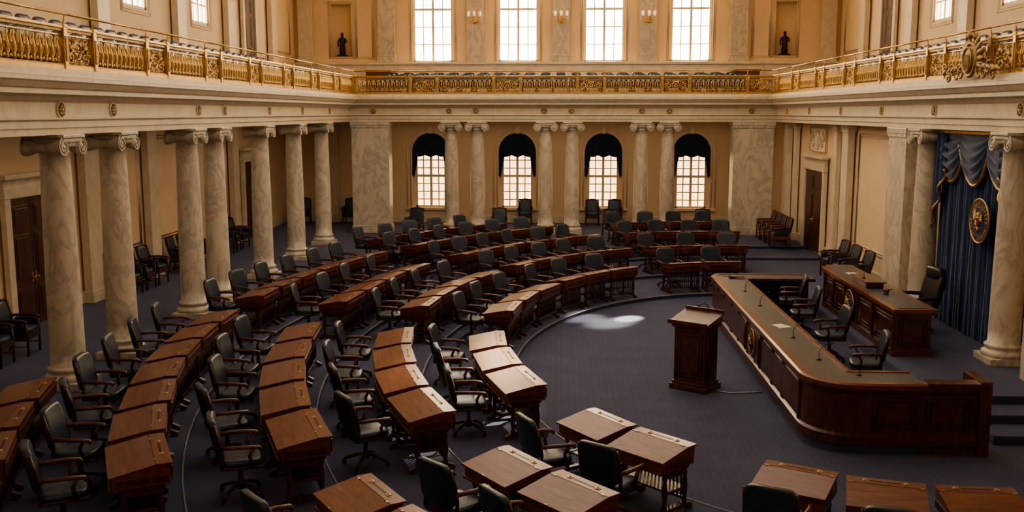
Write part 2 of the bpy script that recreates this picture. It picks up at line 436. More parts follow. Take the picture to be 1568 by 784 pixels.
for x in UW: win_rect('y',YN,-1,x,1.64,6.95,11.3,4,6,'dim_glass')
for y in SIDEW:
    win_rect('x',XL,-1,y,1.5,7.6,11.2,4,6,'skylit_glass'); win_rect('x',XRU,1,y,1.5,7.6,11.2,4,6,'skylit_glass')
for x in LW: win_rect('y',YF+.06,1,x,1.24,SILL,SPR+.3,4,8,'sunlit_blind')
dm=MB()
n=40
vs=[];fs=[];rows_=14
for i in range(n+1):
    t=-1+2*i/n; x=AR*.99*t; zt=math.sqrt(max(0,1-(t*.995)**2))*AR
    side=max(0,(abs(t)-.70)/.30)
    zb=-.12-.07*abs(math.cos(t*PI*1.6)) - (1.05*min(1,side*1.5)-.25*side if side>0 else 0)
    for j in range(rows_+1):
        f=j/rows_; z=zt+(zb-zt)*f
        vs.append((x,-.02+.03*math.sin(i*1.7)*(.3+f)-.04*f,z))
for i in range(n):
    for j in range(rows_):
        a=i*(rows_+1)+j; fs.append((a,a+1,a+rows_+2,a+rows_+1))
dm.add(vs,fs,'dark_drape',True)
dm.tube([(vs[i*(rows_+1)+rows_][0],vs[i*(rows_+1)+rows_][1]-.01,vs[i*(rows_+1)+rows_][2]) for i in range(n+1)],.014,'bronze',5)
dme=dm.mesh('window_drapery')
for x in LW: inst(dme,'window_drapery',(x,YF+.06,SPR))

# ------------------------------------------------------------------ doors
di=1
def door(x,y,z,w,h,rz,ped=True):
    global di
    mb=MB()
    mb.box(-w/2-.22,-w/2,-.12,0,0,h+.02,'pale_marble',.015); mb.box(w/2,w/2+.22,-.12,0,0,h+.02,'pale_marble',.015)
    mb.box(-w/2-.24,w/2+.24,-.13,0,h+.02,h+.26,'pale_marble',.015)
    if ped:
        mb.box(-w/2-.30,w/2+.30,-.22,0,h+.42,h+.52,'pale_marble',.02); mb.box(-w/2-.2,w/2+.2,-.1,0,h+.26,h+.42,'pale_marble')
    for sx in (-1,1):
        a,b_=(sx*w/2,sx*.006)
        mb.box(a,b_,-.06,0,.01,h,'door_wood',.008)
        cxm=(a+b_)/2; hw=abs(a-b_)/2-.1
        for z0,z1 in ((.15,.85),(1.0,h-.75),(h-.62,h-.14)):
            mb.box(cxm-hw,cxm+hw,-.075,-.055,z0,z1,'door_wood',.008)
            mb.box(cxm-hw+.06,cxm+hw-.06,-.09,-.07,z0+.06,z1-.06,'door_wood',.01)
        mb.se((sx*.07,-.1,1.02),(.03,.04,.03),'gold_brass',1,1,8,6)
        mb.box(sx*.045,sx*.095,-.066,-.055,.92,1.14,'gold_brass')
    mb.obj('door_%d'%di,(x,y,z),rz); di+=1
door(XL+.055,20.1,ZT,1.6,2.72,PI/2); door(XL+.055,35.0,ZT,1.5,2.72,PI/2); door(XL+.055,11.5,ZT,1.6,2.72,PI/2)
door(XR-.055,32.4,ZT,2.2,2.6,-PI/2)
door(XL+.055,35.5,6.08,1.2,2.9,PI/2,False); door(XRU-.055,35.6,6.08,1.2,2.9,-PI/2,False)
mb=MB()
mb.box(-.95,.95,-.06,0,-.36,.36,'cream_trim',.01)
mb.tube([(-.95,-.06,-.36),(.95,-.06,-.36),(.95,-.06,.36),(-.95,-.06,.36)],.03,'cream_trim',5,True)
mb.se((0,-.08,0),(.2,.06,.26),'pale_marble',1,1,16,10)
mb.tube([(.24*math.cos(2*PI*i/20),-.08,.3*math.sin(2*PI*i/20)) for i in range(20)],.03,'cream_trim',5,True)
for sx in (-1,1):
    for k in range(3):
        pts=[]
        for i in range(22):
            t=i/21; a=t*2.6*PI+k; rr=.15*(1-t)+.02
            pts.append((sx*(.38+.17*k+rr*math.cos(a)),-.08,-.05+.07*k*(-1)**k+rr*math.sin(a)))
        mb.tube(pts,.025,'pale_marble',5)
mb.obj('relief_plaque',(XR-.003,32.4,3.97),-PI/2)

# ------------------------------------------------------------------ railing
L=3.0; rm=MB(); z0,z1=5.50,6.16
G='gold_brass'
rm.box(0,L,-.05,.05,z0,z0+.06,G); rm.box(0,L,-.035,.035,z0+.06,z0+.085,'old_gold')
rm.box(0,L,-.06,.06,z1-.05,z1,G,.012); rm.box(0,L,-.04,.04,z1-.09,z1-.05,'old_gold')
rm.box(0,L,-.02,.02,z1-.15,z1-.13,G)
for px in (.06,2.1):
    rm.box(px-.055,px+.055,-.065,.065,z0,z1-.02,G,.01); rm.box(px-.035,px+.035,-.08,.08,z0+.12,z1-.16,'old_gold',.01)
    rm.box(px-.065,px+.065,-.075,.075,z1-.03,z1+.02,G,.01)
    rm.tube([(px,.02,z1),(px,.06,z1+.17)],.012,G,6)
rm.tube([(0,.06,z1+.17),(L,.06,z1+.17)],.020,G,8)
nb=11; x0,x1=.13,2.03; st=(x1-x0)/nb; zb=z0+.085; zt=z1-.15; hh=zt-zb
for i in range(nb):
    xc=x0+st*(i+.5)
    rm.lathe([(.012,0),(.028,.03),(.012,.07),(.02,.14),(.034,.22),(.016,.32),(.012,hh-.1),(.026,hh-.05),(.012,hh)],G,7,T((xc,0,zb)))
    rm.tube([(xc+st*.46*math.cos(2*PI*k/12),0,zb+hh*.56+hh*.40*math.sin(2*PI*k/12)) for k in range(12)],.0115,G,5,True)
    rm.tube([(xc+st*.28*math.cos(2*PI*k/10),-.01,zb+.09+.055*math.sin(2*PI*k/10)) for k in range(10)],.010,'old_gold',5,True)
    rm.se((xc+st*.5,0,zb+hh*.56),(.022,.03,.035),G,1,1,6,4)
    rm.se((xc+st*.5,0,zb+.05),(.03,.02,.03),G,1,1,6,4)
    rm.se((xc,-.02,zb+hh*.56),(.03,.03,.05),'old_gold',1,1,6,4)
xa,xb=2.17,2.99; xm=(xa+xb)/2
for k in range(2):
    rm.tube([(xa+.02+k*.03,0,zb+.02+k*.03),(xb-.02-k*.03,0,zb+.02+k*.03),(xb-.02-k*.03,0,zt-.02-k*.03),(xa+.02+k*.03,0,zt-.02-k*.03)],.012,G,4,True)
rm.tube([(xm+.13*math.cos(2*PI*k/16),-.01,zb+hh/2+.13*math.sin(2*PI*k/16)) for k in range(16)],.018,G,5,True)
for i in range(8):
    a=2*PI*i/8; rm.se((0,0,0),(.045,.02,.02),G,1,1,6,4,T((xm+.06*math.cos(a),-.02,zb+hh/2+.06*math.sin(a)))@R(-a,'Y'))
for sx in (-1,1):
    for sz in (-1,1):
        for (ox,oz,r0) in ((.24,.10,.10),(.33,.03,.05),(.10,.17,.045)):
            pts=[]
            for i in range(18):
                t=i/17; a=t*2.8*PI; rr=r0*(1-t)+.012
                pts.append((xm+sx*(ox+rr*math.cos(a)),0,zb+hh/2+sz*(oz+rr*math.sin(a))))
            rm.tube(pts,.013,G,5)
        rm.se((xm+sx*.24,-.01,zb+hh/2+sz*.10),(.025,.02,.025),G,1,1,6,4)
        rm.tube([(xm+sx*.12,0,zb+hh/2),(xm+sx*.2,0,zb+hh/2+sz*.02),(xm+sx*.34,0,zb+hh/2+sz*.2)],.012,G,5)
rme=rm.mesh('railing_module')
def railing(p0,ang,n,sc_=1):
    e=empty('gallery_railing',(p0[0],p0[1],0),ang)
    for i in range(n):
        o=inst(rme,'railing_panel',(i*L*sc_,0,0),0,e); o.scale=(sc_,1,1)
railing((-7.62,36.0),-PI/2,12); railing((7.62,0),PI/2,12); railing((-7.6,36.02),0,5,15.2/15)
# crest cartouche
mb=MB(); CS='old_gold'
mb.se((0,0,0),(.24,.10,.30),CS,1,1,20,12)
mb.tube([(.27*math.cos(2*PI*i/24),-.02,.34*math.sin(2*PI*i/24)) for i in range(24)],.045,CS,7,True)
mb.tube([(.20*math.cos(2*PI*i/24),-.09,.25*math.sin(2*PI*i/24)) for i in range(24)],.018,CS,6,True)
for i in range(5): mb.se((0,-.1,0),(.012,.012,.15),CS,1,1,6,5,T(((i-2)*.05,0,-.03)))
for sx in (-1,1):
    for k in range(6):
        a=sx*(.35+k*.30)
        mb.se((0,0,0),(.07,.04,.17),CS,1,1,10,8,T((.36*math.sin(a),0,.42*math.cos(a)))@R(a,'Y'))
    for k in range(5):
        pts=[]
        for i in range(24):
            t=i/23; a=t*2.7*PI+PI*.3; rr=(.17-.02*k)*(1-t)+.015
            pts.append((sx*(.45+.19*k+rr*math.cos(a)),-.02,-.26+.03*k*(-1)**k+rr*math.sin(a)))
        mb.tube(pts,.03,CS,6,r2=.012)
        mb.se((0,0,0),(.12,.045,.05),CS,1,1,8,6,T((sx*(.42+.2*k),-.01,-.14-.02*k))@R(sx*.5,'Y'))
    mb.tube([(sx*.2,-.03,.42),(sx*.1,-.04,.52),(0,-.05,.46)],.035,CS,6)
mb.se((0,-.05,.50),(.08,.06,.09),CS,1,1,10,8)
o=mb.obj('crest_cartouche',(7.40,18.4,5.79),-PI/2); o.scale=(.95,.9,.86)

# ------------------------------------------------------------------ gallery seating
def seatmesh(mb,M):
    mb.se((0,.22,.66),(.25,.05,.22),'navy_leather',.5,.4,10,6,M)
    mb.se((0,0,.42),(.24,.22,.06),'navy_leather',.5,.4,10,6,M)
    for sx in (-1,1): mb.box(sx*.26,sx*.29,-.2,.24,.0,.62,'dark_mahogany',0,M)
mb=MB()
for r in range(3):
    y=2.0
    while y<34.5: seatmesh(mb,T((-8.45-r*.82,y,GF+r*.24))@R(PI/2,'Z')); y+=.62
mb.obj('gallery_seating')
mb=MB()
for r in range(3):
    y=2.0
    while y<34.5: seatmesh(mb,T((8.45+r*.82,y,GF+r*.24))@R(-PI/2,'Z')); y+=.62
mb.obj('gallery_seating')
mb=MB()
for r in range(3):
    x=-6.6
    while x<6.7:
        seatmesh(mb,T((x,36.85+r*1.0,GF+r*.08))); x+=.6
mb.obj('gallery_seating')
for x in (-7.4,7.4):
    mb=MB(); mb.box(-.5,.5,-.3,.3,0,.96,'desk_mahogany',.02); mb.box(-.55,.55,-.35,.35,.96,1.02,'desk_mahogany',.015)
    for k in (-1,1): mb.box(k*.24-.18,k*.24+.18,-.32,-.29,.15,.85,'desk_mahogany',.01)
    mb.obj('gallery_desk',(x,40.3,GF+.16))

# ------------------------------------------------------------------ sconces, statues
sm=MB()
sm.se((0,-.03,0),(.09,.03,.17),G,1,1,10,8)
for sx in (-1,0,1):
    pts=[(0,-.05,-.08),(sx*.08,-.14,-.14),(sx*.18,-.17 if sx else -.26,-.06),(sx*.2,-.17 if sx else -.28,.04)]
    sm.tube(pts,.016,G,6); p=pts[-1]
    sm.lathe([(.02,0),(.05,.02),(.055,.03)],G,10,T(p)); sm.lathe([(.022,.03),(.04,.08),(.045,.16),(.03,.2)],'lamp_glass',10,T(p))
sm.tube([(0,-.05,.15),(0,-.06,.3)],.02,G,6); sm.se((0,-.06,.32),(.04,.04,.06),G,1,1,8,6)
sme=sm.mesh('wall_sconce')
for x in (-3.6,0,3.6):
    o=inst(sme,'wall_sconce',(x,YFU-.25,8.7)); o.scale=(1.2,1.2,1.2)
for y in (33.2,23.8):
    o=inst(sme,'wall_sconce',(-11.04,y,8.75),PI/2); o.scale=(1.25,)*3
    o=inst(sme,'wall_sconce',(11.24,y,8.75),-PI/2); o.scale=(1.25,)*3
st=MB()
st.box(-.22,.22,-.15,.15,0,.06,'bronze',.01)
st.lathe([(.14,.06),(.13,.2),(.11,.45),(.10,.55),(.13,.68),(.12,.76),(.05,.80),(.045,.84)],'bronze',14)
st.se((0,-.01,.91),(.065,.075,.09),'bronze',1,1,12,8); st.se((0,-.08,.90),(.015,.02,.03),'bronze',1,1,6,5)
st.tube([(.12,0,.74),(.19,-.03,.62),(.14,-.11,.56),(.06,-.12,.62)],.03,'bronze',7,r2=.022)
st.tube([(-.12,0,.74),(-.18,.0,.58),(-.17,-.05,.42)],.034,'bronze',7,r2=.025)
for k in range(5): st.tube([(-.1+.05*k,-.11,.10),(-.08+.04*k,-.10,.5)],.016,'bronze',5)
ste=st.mesh('bronze_statuette')
for x in NICH: inst(ste,'bronze_statuette',(x,YFU+.175,7.201))

# ------------------------------------------------------------------ writing desks
DC={}
def deskmesh(w):
    w=round(w,2)
    if w in DC: return DC[w]
    mb=MB(); D='desk_mahogany'; K='dark_mahogany'; B='desk_brass'
    h=w/2
    mb.prismx([(-.29,.57),(.29,.57),(.29,.775),(.15,.785),(-.29,.70)],-h+.015,h-.015,D)
    mb.prismx([(-.325,.694),(.145,.783),(.145,.805),(-.325,.716)],-h,h,D)
    mb.prismx([(.150,.785),(.32,.785),(.32,.808),(.150,.808)],-h,h,D)
    mb.box(-h+.03,h-.03,.305,.318,.60,.76,D,.006); mb.box(-h+.10,h-.10,.313,.326,.63,.735,K,.006)
    for sx in (-1,1):
        mb.box(sx*(h-.016),sx*(h-.004),-.25,.25,.60,.67,K,.003)
    mb.box(-h+.03,h-.03,-.325,-.30,.555,.585,D,.006)
    # pen groove, inkwell covers, hinges
    mb.box(-.15,.15,.218,.238,.808,.8105,'black_metal')
    for sx in (-1,1):
        mb.box(sx*.21-.028,sx*.21+.028,.205,.255,.808,.815,B,.004)
        mb.lathe([(.014,.815),(.014,.822),(.006,.826)],B,8,T((sx*.21,.23,0)))
        mb.box(sx*.36-.02,sx*.36+.02,.138,.16,.806,.811,B)
    mb.box(-.018,.018,-.322,-.295,.70,.719,B)
    lp=[(.028,.09),(.036,.12),(.022,.15),(.030,.22),(.037,.30),(.028,.38),(.020,.44),(.034,.47),(.022,.50),(.032,.54),(.034,.575)]
    for sx in (-1,1):
        x=sx*(h-.07)
        for y in (-.19,.19): mb.lathe(lp,K,10,T((x,y,0)))
        mb.prismx([(-.31,.0),(-.25,.0),(-.2,.045),(.2,.045),(.25,.0),(.31,.0),(.31,.05),(.22,.095),(-.22,.095),(-.31,.05)],x-.035,x+.035,K)
        mb.box(x-.025,x+.025,-.17,.17,.27,.31,K,.008)
        mb.prismx([(-.24,.57),(-.24,.53),(-.12,.46),(.12,.46),(.24,.53),(.24,.57)],x-.02,x+.02,K)
    mb.box(-h+.07,h-.07,-.14,.2,.275,.30,K,.006)
    mb.box(-h+.07,h-.07,.18,.215,.50,.545,K,.006); mb.box(-h+.07,h-.07,.18,.215,.12,.155,K,.006)
    ns=int(w/.07)
    for i in range(ns):
        x=-h+.13+(w-.26)*i/(ns-1); mb.tube([(x,.197,.15),(x,.197,.505)],.013,K,5)
    DC[w]=mb.mesh('writing_desk'); return DC[w]
# ------------------------------------------------------------------ chairs
def swivel_chair():
    mb=MB(); W='dark_mahogany'; LE='navy_leather'
    for i in range(4):
        a=PI/4+i*PI/2; c,s_=math.cos(a),math.sin(a)
        mb.tube([(0,0,.15),(.12*c,.12*s_,.15),(.24*c,.24*s_,.10),(.31*c,.31*s_,.07)],.03,W,7,r2=.02)
        mb.lathe([(.03,-.012),(.034,0),(.03,.012)],'black_metal',10,T((.31*c,.31*s_,.034))@R(a,'Z')@R(PI/2,'X'))
    mb.lathe([(.045,.10),(.05,.18),(.03,.22),(.028,.36),(.07,.40),(.12,.415)],W,12)
    mb.box(-.25,.25,-.24,.25,.405,.445,W,.015)
    mb.se((0,.01,.475),(.255,.255,.055),LE,.45,.4,20,8)
    def bend(p): return [p[0],p[1]-.10*(p[2]+.26)/.52+.35*p[0]*p[0],p[2]]
    mb.se((0,-.235,.79),(.265,.05,.25),LE,.35,.35,24,12,None,bend)
    mb.box(-.2,.2,-.245,-.205,.44,.56,W,.015)
    for sx in (-1,1):
        mb.tube([(sx*.25,-.22,.44),(sx*.265,-.20,.60),(sx*.275,-.24,.80),(sx*.265,-.29,.98)],.022,W,7,r2=.016)
        mb.tube([(sx*.27,-.235,.70),(sx*.305,-.10,.705),(sx*.315,.08,.70),(sx*.30,.21,.685),(sx*.29,.235,.65)],.026,'arm_wood',8)
        mb.tube([(sx*.305,.15,.69),(sx*.285,.10,.58),(sx*.255,.13,.43)],.022,W,7)
    return mb.mesh('swivel_armchair')
swme=swivel_chair()
def side_chair(fr='dark_mahogany',LE='navy_leather'):
    mb=MB()
    for sx in (-1,1):
        mb.tube([(sx*.25,.24,0),(sx*.255,.25,.42),(sx*.27,.23,.66)],.022,fr,7)
        mb.tube([(sx*.25,-.32,0),(sx*.25,-.24,.42),(sx*.255,-.25,.7),(sx*.25,-.33,.98)],.024,fr,7)
        mb.tube([(sx*.26,-.26,.68),(sx*.30,-.05,.69),(sx*.30,.18,.68),(sx*.28,.27,.65)],.026,fr,8)
        mb.tube([(sx*.25,-.28,.18),(sx*.25,.24,.18)],.013,fr,6)
        mb.se((sx*.27,0,.56),(.02,.22,.10),LE,.4,.4,12,8)
    mb.box(-.26,.26,-.25,.26,.30,.42,fr,.012); mb.se((0,.01,.46),(.25,.25,.075),LE,.45,.4,18,8)
    mb.se((0,-.25,.74),(.235,.055,.26),LE,.35,.35,20,10,None,lambda p:[p[0],p[1]-.12*(p[2]+.25)/.5,p[2]])
    mb.tube([(-.25,-.33,.98),(0,-.34,1.02),(.25,-.33,.98)],.026,fr,7)
    return mb
scme=side_chair().mesh('leather_armchair')
scme2=side_chair('desk_mahogany','navy_leather').mesh('leather_armchair')

def polypts(row):
    a,bf,bn=ROWS[row]; return curve(a,bf,bn,8.2,360)
def group(row,ax,ay,n,w,chair=True):
    pts=polypts(row); S=[0]
    for i in range(1,len(pts)): S.append(S[-1]+math.dist(pts[i],pts[i-1]))
    k=min(range(len(pts)),key=lambda i:math.dist(pts[i],(ax,ay))); s0=S[k]
    for i in range(n):
        s_=s0+(i-(n-1)/2)*w
        j=max(1,next((q for q in range(1,len(S)) if S[q]>=s_),len(S)-1))
        t=(s_-S[j-1])/(S[j]-S[j-1]); p=Vector(pts[j-1]).lerp(Vector(pts[j]),t)
        a_,b_=Vector(pts[max(0,j-4)]),Vector(pts[min(len(pts)-1,j+3)]); tg=(b_-a_).normalized()
        inw=Vector((tg.y,-tg.x))
        rz=math.atan2(inw.y,inw.x)-PI/2; z=LV[row]
        dw=w-(.17 if w>1.15 else .14)
        p=p+inw*random.uniform(-.03,.03)
        inst(deskmesh(dw),'writing_desk',(p.x,p.y,z),rz+random.uniform(-.03,.03))
        if chair:
            q=p-inw*(.70+random.uniform(-.03,.08))
            inst(swme,'swivel_armchair',(q.x,q.y,z),rz+random.uniform(-.22,.22))
GROUPS=[(4,-1.12,15.6,3,1.3),(4,-.87,21.1,3,1.22),(4,.68,24.4,3,1.06),(4,3.75,26.4,2,1.12),(4,.65,11.8,2,1.02),(4,3.45,9.9,3,.95),
(3,-2.6,14.65,4,1.36),(3,-2.6,21.7,4,1.22),(3,-.25,27.0,5,.98),(3,4.0,29,3,1.07),(3,-.25,10.05,2,1.02),
(2,-4.1,14.0,5,1.36),(2,-4.4,21.9,4,1.36),(2,-1.5,28.8,6,1.03),(2,3.9,31.7,4,.97),(2,-1.6,9.0,2,1.02),
(1,-5.85,13.7,7,1.24),(1,-5.85,22.7,6,1.16),(1,-3.0,30.1,6,1.06),(1,3.6,33.7,4,.97),
(0,-6.75,11.4,3,1.22),(0,-4.4,31.0,5,1.08)]
for g in GROUPS: group(*g)
for y in (13.4,14.2,23.5,24.3,25.1,27.0,27.8,28.6,30.4,31.2,32.0):
    inst(scme,'leather_armchair',(-10.7,y,ZT),-PI/2+random.uniform(-.1,.1))
for x,y in ((-10.1,16.6),(-10.1,17.5)): inst(scme,'leather_armchair',(x,y,ZT),-PI/2+.1)
for x in (-10.4,-8.5): inst(scme,'leather_armchair',(x,39.2,ZT),PI+random.uniform(-.2,.2))
for (x,y) in ((-5.3,35.4),(-2.2,35.5),(1.9,35.3),(5.1,35.4)):
    inst(scme,'leather_armchair',(x,y,ZT),PI+random.uniform(-.5,.5))
for x in (-1.4,1.3,2.2): inst(scme,'leather_armchair',(x,39.2,ZT),PI)
for y in (32.9,33.7,34.5,35.3): inst(scme2,'leather_armchair',(7.35,y,ZT),PI/2)
for y in (24.7,25.8,26.8): inst(scme,'leather_armchair',(7.45,y,RP),PI/2+.1)

# ------------------------------------------------------------------ rostrum platform
mb=MB(); mb.box(4.0,6.0,14.45,22.9,.001,.2,'navy_carpet',.01); mb.obj('floor_clerk_platform')
mb=MB(); mb.box(5.95,XR-.02,15.4,27.4,.001,RP,'navy_carpet',.02)
mb.box(6.4,XR-.02,14.8,15.4,.001,.27,'navy_carpet',.02); mb.box(6.4,XR-.02,14.2,14.8,.001,.14,'navy_carpet',.02); mb.obj('floor_rostrum_platform')
def rc(cx_,cy_,r,a0,a1,n=8): return [(cx_+r*math.cos(a0+(a1-a0)*i/n),cy_+r*math.sin(a0+(a1-a0)*i/n)) for i in range(n+1)]
path=[(5.9,23.3)]+rc(3.95,22.95,.35,PI/2,PI)+rc(4.3,14.4,.7,PI,1.5*PI,12)+[(5.2,13.7)]
W='rostrum_mahogany'
prof=[(.02,.0),(.02,.13),(-.02,.14),(-.02,.26),(.03,.29),(.03,.88),(-.01,.91),(-.03,.96),(-.03,1.02),(0,1.045),(.10,1.045),(.11,1.03),(.66,1.03),(.67,1.045),(.73,1.045),(.73,.99),(.66,.96),(.10,.94),(.10,0)]
mats=['navy_carpet',W,W,W,W,W,W,'desk_mahogany','desk_mahogany','desk_mahogany',W,'slate_top','desk_mahogany','desk_mahogany',W,W,W,W,W]
mb=MB(); mb.sweep(path,prof,mats)
path2=[(5.2,13.7),(6.05,13.7)]
prof2=[(.02,0),(.02,.13),(-.02,.14),(-.02,.26),(.03,.29),(.03,.88),(-.01,.91),(-.03,.96),(-.03,1.06),(.22,1.06),(.22,0)]
mb.sweep(path2,prof2,W)
mb.box(5.93,6.10,13.66,14.3,0,1.10,W,.02)
def ppanel(a,b_,face):
    if face=='f':
        mb.box(3.60,3.635,a,b_,.34,.84,W,.0)
        for k,(t,mt) in enumerate(((0,W),(.07,'dark_mahogany'))):
            mb.tube([(3.615,a+.07+t,.38+t),(3.615,b_-.07-t,.38+t),(3.615,b_-.07-t,.82-t),(3.615,a+.07+t,.82-t)],.016,mt,5,True)
        mb.box(3.598,3.64,a-.04,a+.04,.28,.9,W,.01)
    else:
        for t in (0,.07): mb.tube([(a+.07+t,13.715,.38+t),(b_-.07-t,13.715,.38+t),(b_-.07-t,13.715,.82-t),(a+.07+t,13.715,.82-t)],.016,W,5,True)
ys=[14.5,15.6,16.4,17.4,18.6,19.6,20.4,21.4,22.2,22.9]
for a,b_ in zip(ys[:-1],ys[1:]): ppanel(a,b_,'f')
ppanel(4.4,5.15,'n'); ppanel(5.15,5.9,'n')
for y in (17.35,18.65): mb.se((3.6,y,.6),(.05,.05,.28),W,.6,1,10,8)
mb.obj('clerk_bench')
def seal(name,loc,rz,r,ribbon=True):
    mb=MB()
    def disc(rr,y,mat,n=32):
        mb.lathe([(rr,0),(rr,.012)],mat,n,T((0,y,0))@R(PI/2,'X'),False)
    disc(r,0,'gold_brass'); disc(r*.93,-.008,'seal_navy'); disc(r*.66,-.014,'gold_brass'); disc(r*.62,-.02,'seal_navy' if ribbon else 'bronze')
    mb.tube([(r*math.cos(2*PI*i/32),-.01,r*math.sin(2*PI*i/32)) for i in range(32)],r*.05,'gold_brass',6,True)
    for i in range(28):
        a=2*PI*i/28
        if i%7==6: continue
        mb.box(-.012*r/.3,.012*r/.3,-.026,-.015,-.03*r/.3,.03*r/.3,'gold_brass',0,R(-a,'Y')@T((0,0,r*.8)))
    y=-.045
    mb.se((0,y,-.02*r),(.15*r,.03,.26*r),'old_gold',1,1,12,8)
    mb.se((.03*r,y,.32*r),(.08*r,.03,.10*r),'ivory',1,1,10,6); mb.tube([(.08*r,y,.33*r),(.17*r,y,.29*r)],.02*r,'gold_brass',5)
    for sx in (-1,1):
        for k in range(6):
            a=sx*(.5+k*.27); ln=(.50-.03*k)*r
            mb.se((0,0,0),(.045*r,.015,ln/2),'gold_brass',1,1,8,6,T((sx*.12*r,y,.10*r))@R(a,'Y')@T((0,0,ln/2)))
        mb.tube([(sx*.05*r,y,-.22*r),(sx*.15*r,y,-.34*r),(sx*.30*r,y-.005,-.30*r)],.02*r,'gold_brass',5)
    for k in range(5): mb.se((0,0,0),(.03*r,.012,.13*r),'gold_brass',1,1,6,5,T((0,y,-.25*r))@R((k-2)*.25,'Y')@T((0,0,-.12*r)))
    for k in range(5): mb.box((k-2.5)*.044*r,(k-1.5)*.044*r,y-.035,y-.02,-.18*r,.06*r,'seal_red' if k%2==0 else 'ivory')
    mb.box(-.11*r,.11*r,y-.036,y-.02,.06*r,.14*r,'seal_navy')
    mb.obj(name,loc,rz)
seal('bench_seal',(3.595,18.0,.60),-PI/2,.26,False)
seal('presiding_desk_seal',(6.11,20.6,.84),-PI/2,.31)
seal('curtain_seal',(7.98,18.95,2.80),-PI/2,.42)
mb=MB()
def poly(i): return [(6.15+i,17.9+i),(6.8-i,17.9+i),(6.8-i,23.1-i),(6.4+i,23.1-i),(6.15+i,22.7-i)]
mb.prism(poly(-.04),RP,RP+.12,W); mb.prism(poly(0),RP+.12,1.18,W); mb.prism(poly(-.05),1.18,1.23,W); mb.prism(poly(-.08),1.23,1.29,'desk_mahogany'); mb.prism(poly(.06),1.29,1.296,'slate_top')
for a,b_ in ((18.0,19.1),(19.2,20.1),(21.1,21.9),(21.95,22.7)):
    for t in (0,.07): mb.tube([(6.145,a+.06+t,.6+t),(6.145,b_-.06-t,.6+t),(6.145,b_-.06-t,1.1-t),(6.145,a+.06+t,1.1-t)],.016,W,5,True)
for y in (17.95,19.15,20.15,21.05,21.92,22.68): mb.box(6.11,6.16,y-.035,y+.035,RP+.12,1.18,W,.01)
for t in (0,.07): mb.tube([(6.22+t,17.895,.6+t),(6.73-t,17.895,.6+t),(6.73-t,17.895,1.1-t),(6.22+t,17.895,1.1-t)],.016,W,5,True)
mb.box(6.25,6.6,20.0,21.0,1.296,1.40,W,.015); mb.box(6.21,6.64,19.95,21.05,1.40,1.43,W,.01)
mb.obj('presiding_desk')
mb=MB(); mb.lathe([(.05,0),(.055,.02),(.04,.03)],'dark_mahogany',12); mb.lathe([(.03,-.06),(.035,-.04),(.028,0),(.035,.04),(.03,.06)],'dark_mahogany',10,T((0,0,.065))@R(PI/2,'X')); mb.tube([(.03,0,.065),(.2,0,.07)],.009,'dark_mahogany',6)
mb.obj('gavel',(6.45,19.4,1.297),.6)
mb=MB(); mb.box(-.11,.11,-.15,.15,0,.006,'ivory'); mb.box(-.10,.12,-.14,.16,.006,.01,'ivory',0,R(.2,'Z')); pme=mb.mesh('paper_stack')
for x,y,z,a in ((4.0,17.5,1.031,.3),(6.5,21.8,1.297,.1)): inst(pme,'paper_stack',(x,y,z),a)
mm=MB(); mm.lathe([(.045,0),(.05,.012),(.03,.022),(.012,.03)],'black_metal',12)
mm.tube([(0,0,.02),(.0,0,.16),(.04,0,.26),(.12,0,.33),(.18,0,.35)],.007,'black_metal',6); mm.tube([(.18,0,.35),(.25,0,.365)],.016,'black_metal',7)
mme=mm.mesh('gooseneck_microphone')
for x,y,z,a in ((3.95,22.6,1.032,.3),(4.0,21.0,1.032,.2),(4.0,19.4,1.032,.1),(4.0,16.6,1.032,-.1),(4.05,15.1,1.032,-.3),(4.4,14.2,1.032,.8),(6.35,20.5,1.431,.2)):
    o=inst(mme,'gooseneck_microphone',(x,y,z),a); o.scale=(.8,.8,.75)
for x,y in ((5.15,16.3),(5.12,18.4),(5.12,20.5),(5.2,21.95)): inst(swme,'swivel_armchair',(x,y,.2),PI/2+random.uniform(-.25,.25))
mb=MB(); BL='black_leather'
for i in range(5):
    a=i*2*PI/5+.63; mb.tube([(0,0,.14),(.17*math.cos(a),.17*math.sin(a),.12),(.33*math.cos(a),.33*math.sin(a),.07)],.03,'dark_mahogany',7,r2=.02); mb.se((.33*math.cos(a),.33*math.sin(a),.035),(.035,.035,.035),'black_metal',1,1,8,6)
mb.lathe([(.045,.1),(.03,.2),(.03,.36),(.14,.42)],'black_metal',12)
mb.se((0,.02,.50),(.32,.31,.09),BL,.45,.4,20,10)
mb.se((0,-.30,.86),(.31,.09,.36),BL,.4,.4,24,14,None,lambda p:[p[0],p[1]-.15*(p[2]+.36)/.72+.3*p[0]*p[0],p[2]])
mb.se((0,-.40,1.20),(.27,.09,.13),BL,.5,.4,20,10)
for sx in (-1,1):
    mb.tube([(sx*.30,-.28,.72),(sx*.37,-.1,.73),(sx*.37,.15,.72),(sx*.35,.22,.69)],.04,BL,8); mb.tube([(sx*.36,.1,.70),(sx*.34,.08,.5)],.028,'dark_mahogany',7)
o=mb.obj('executive_chair',(7.27,20.1,RP),PI/2+.15); o.scale=(1.05,1.05,1.0)
mb=MB()
D='rostrum_mahogany'
mb.box(-.36,.36,-.30,.30,0,.10,D,.015); mb.box(-.33,.33,-.27,.27,.10,.15,D,.02); mb.box(-.30,.30,-.24,.24,.15,1.14,D,.01)
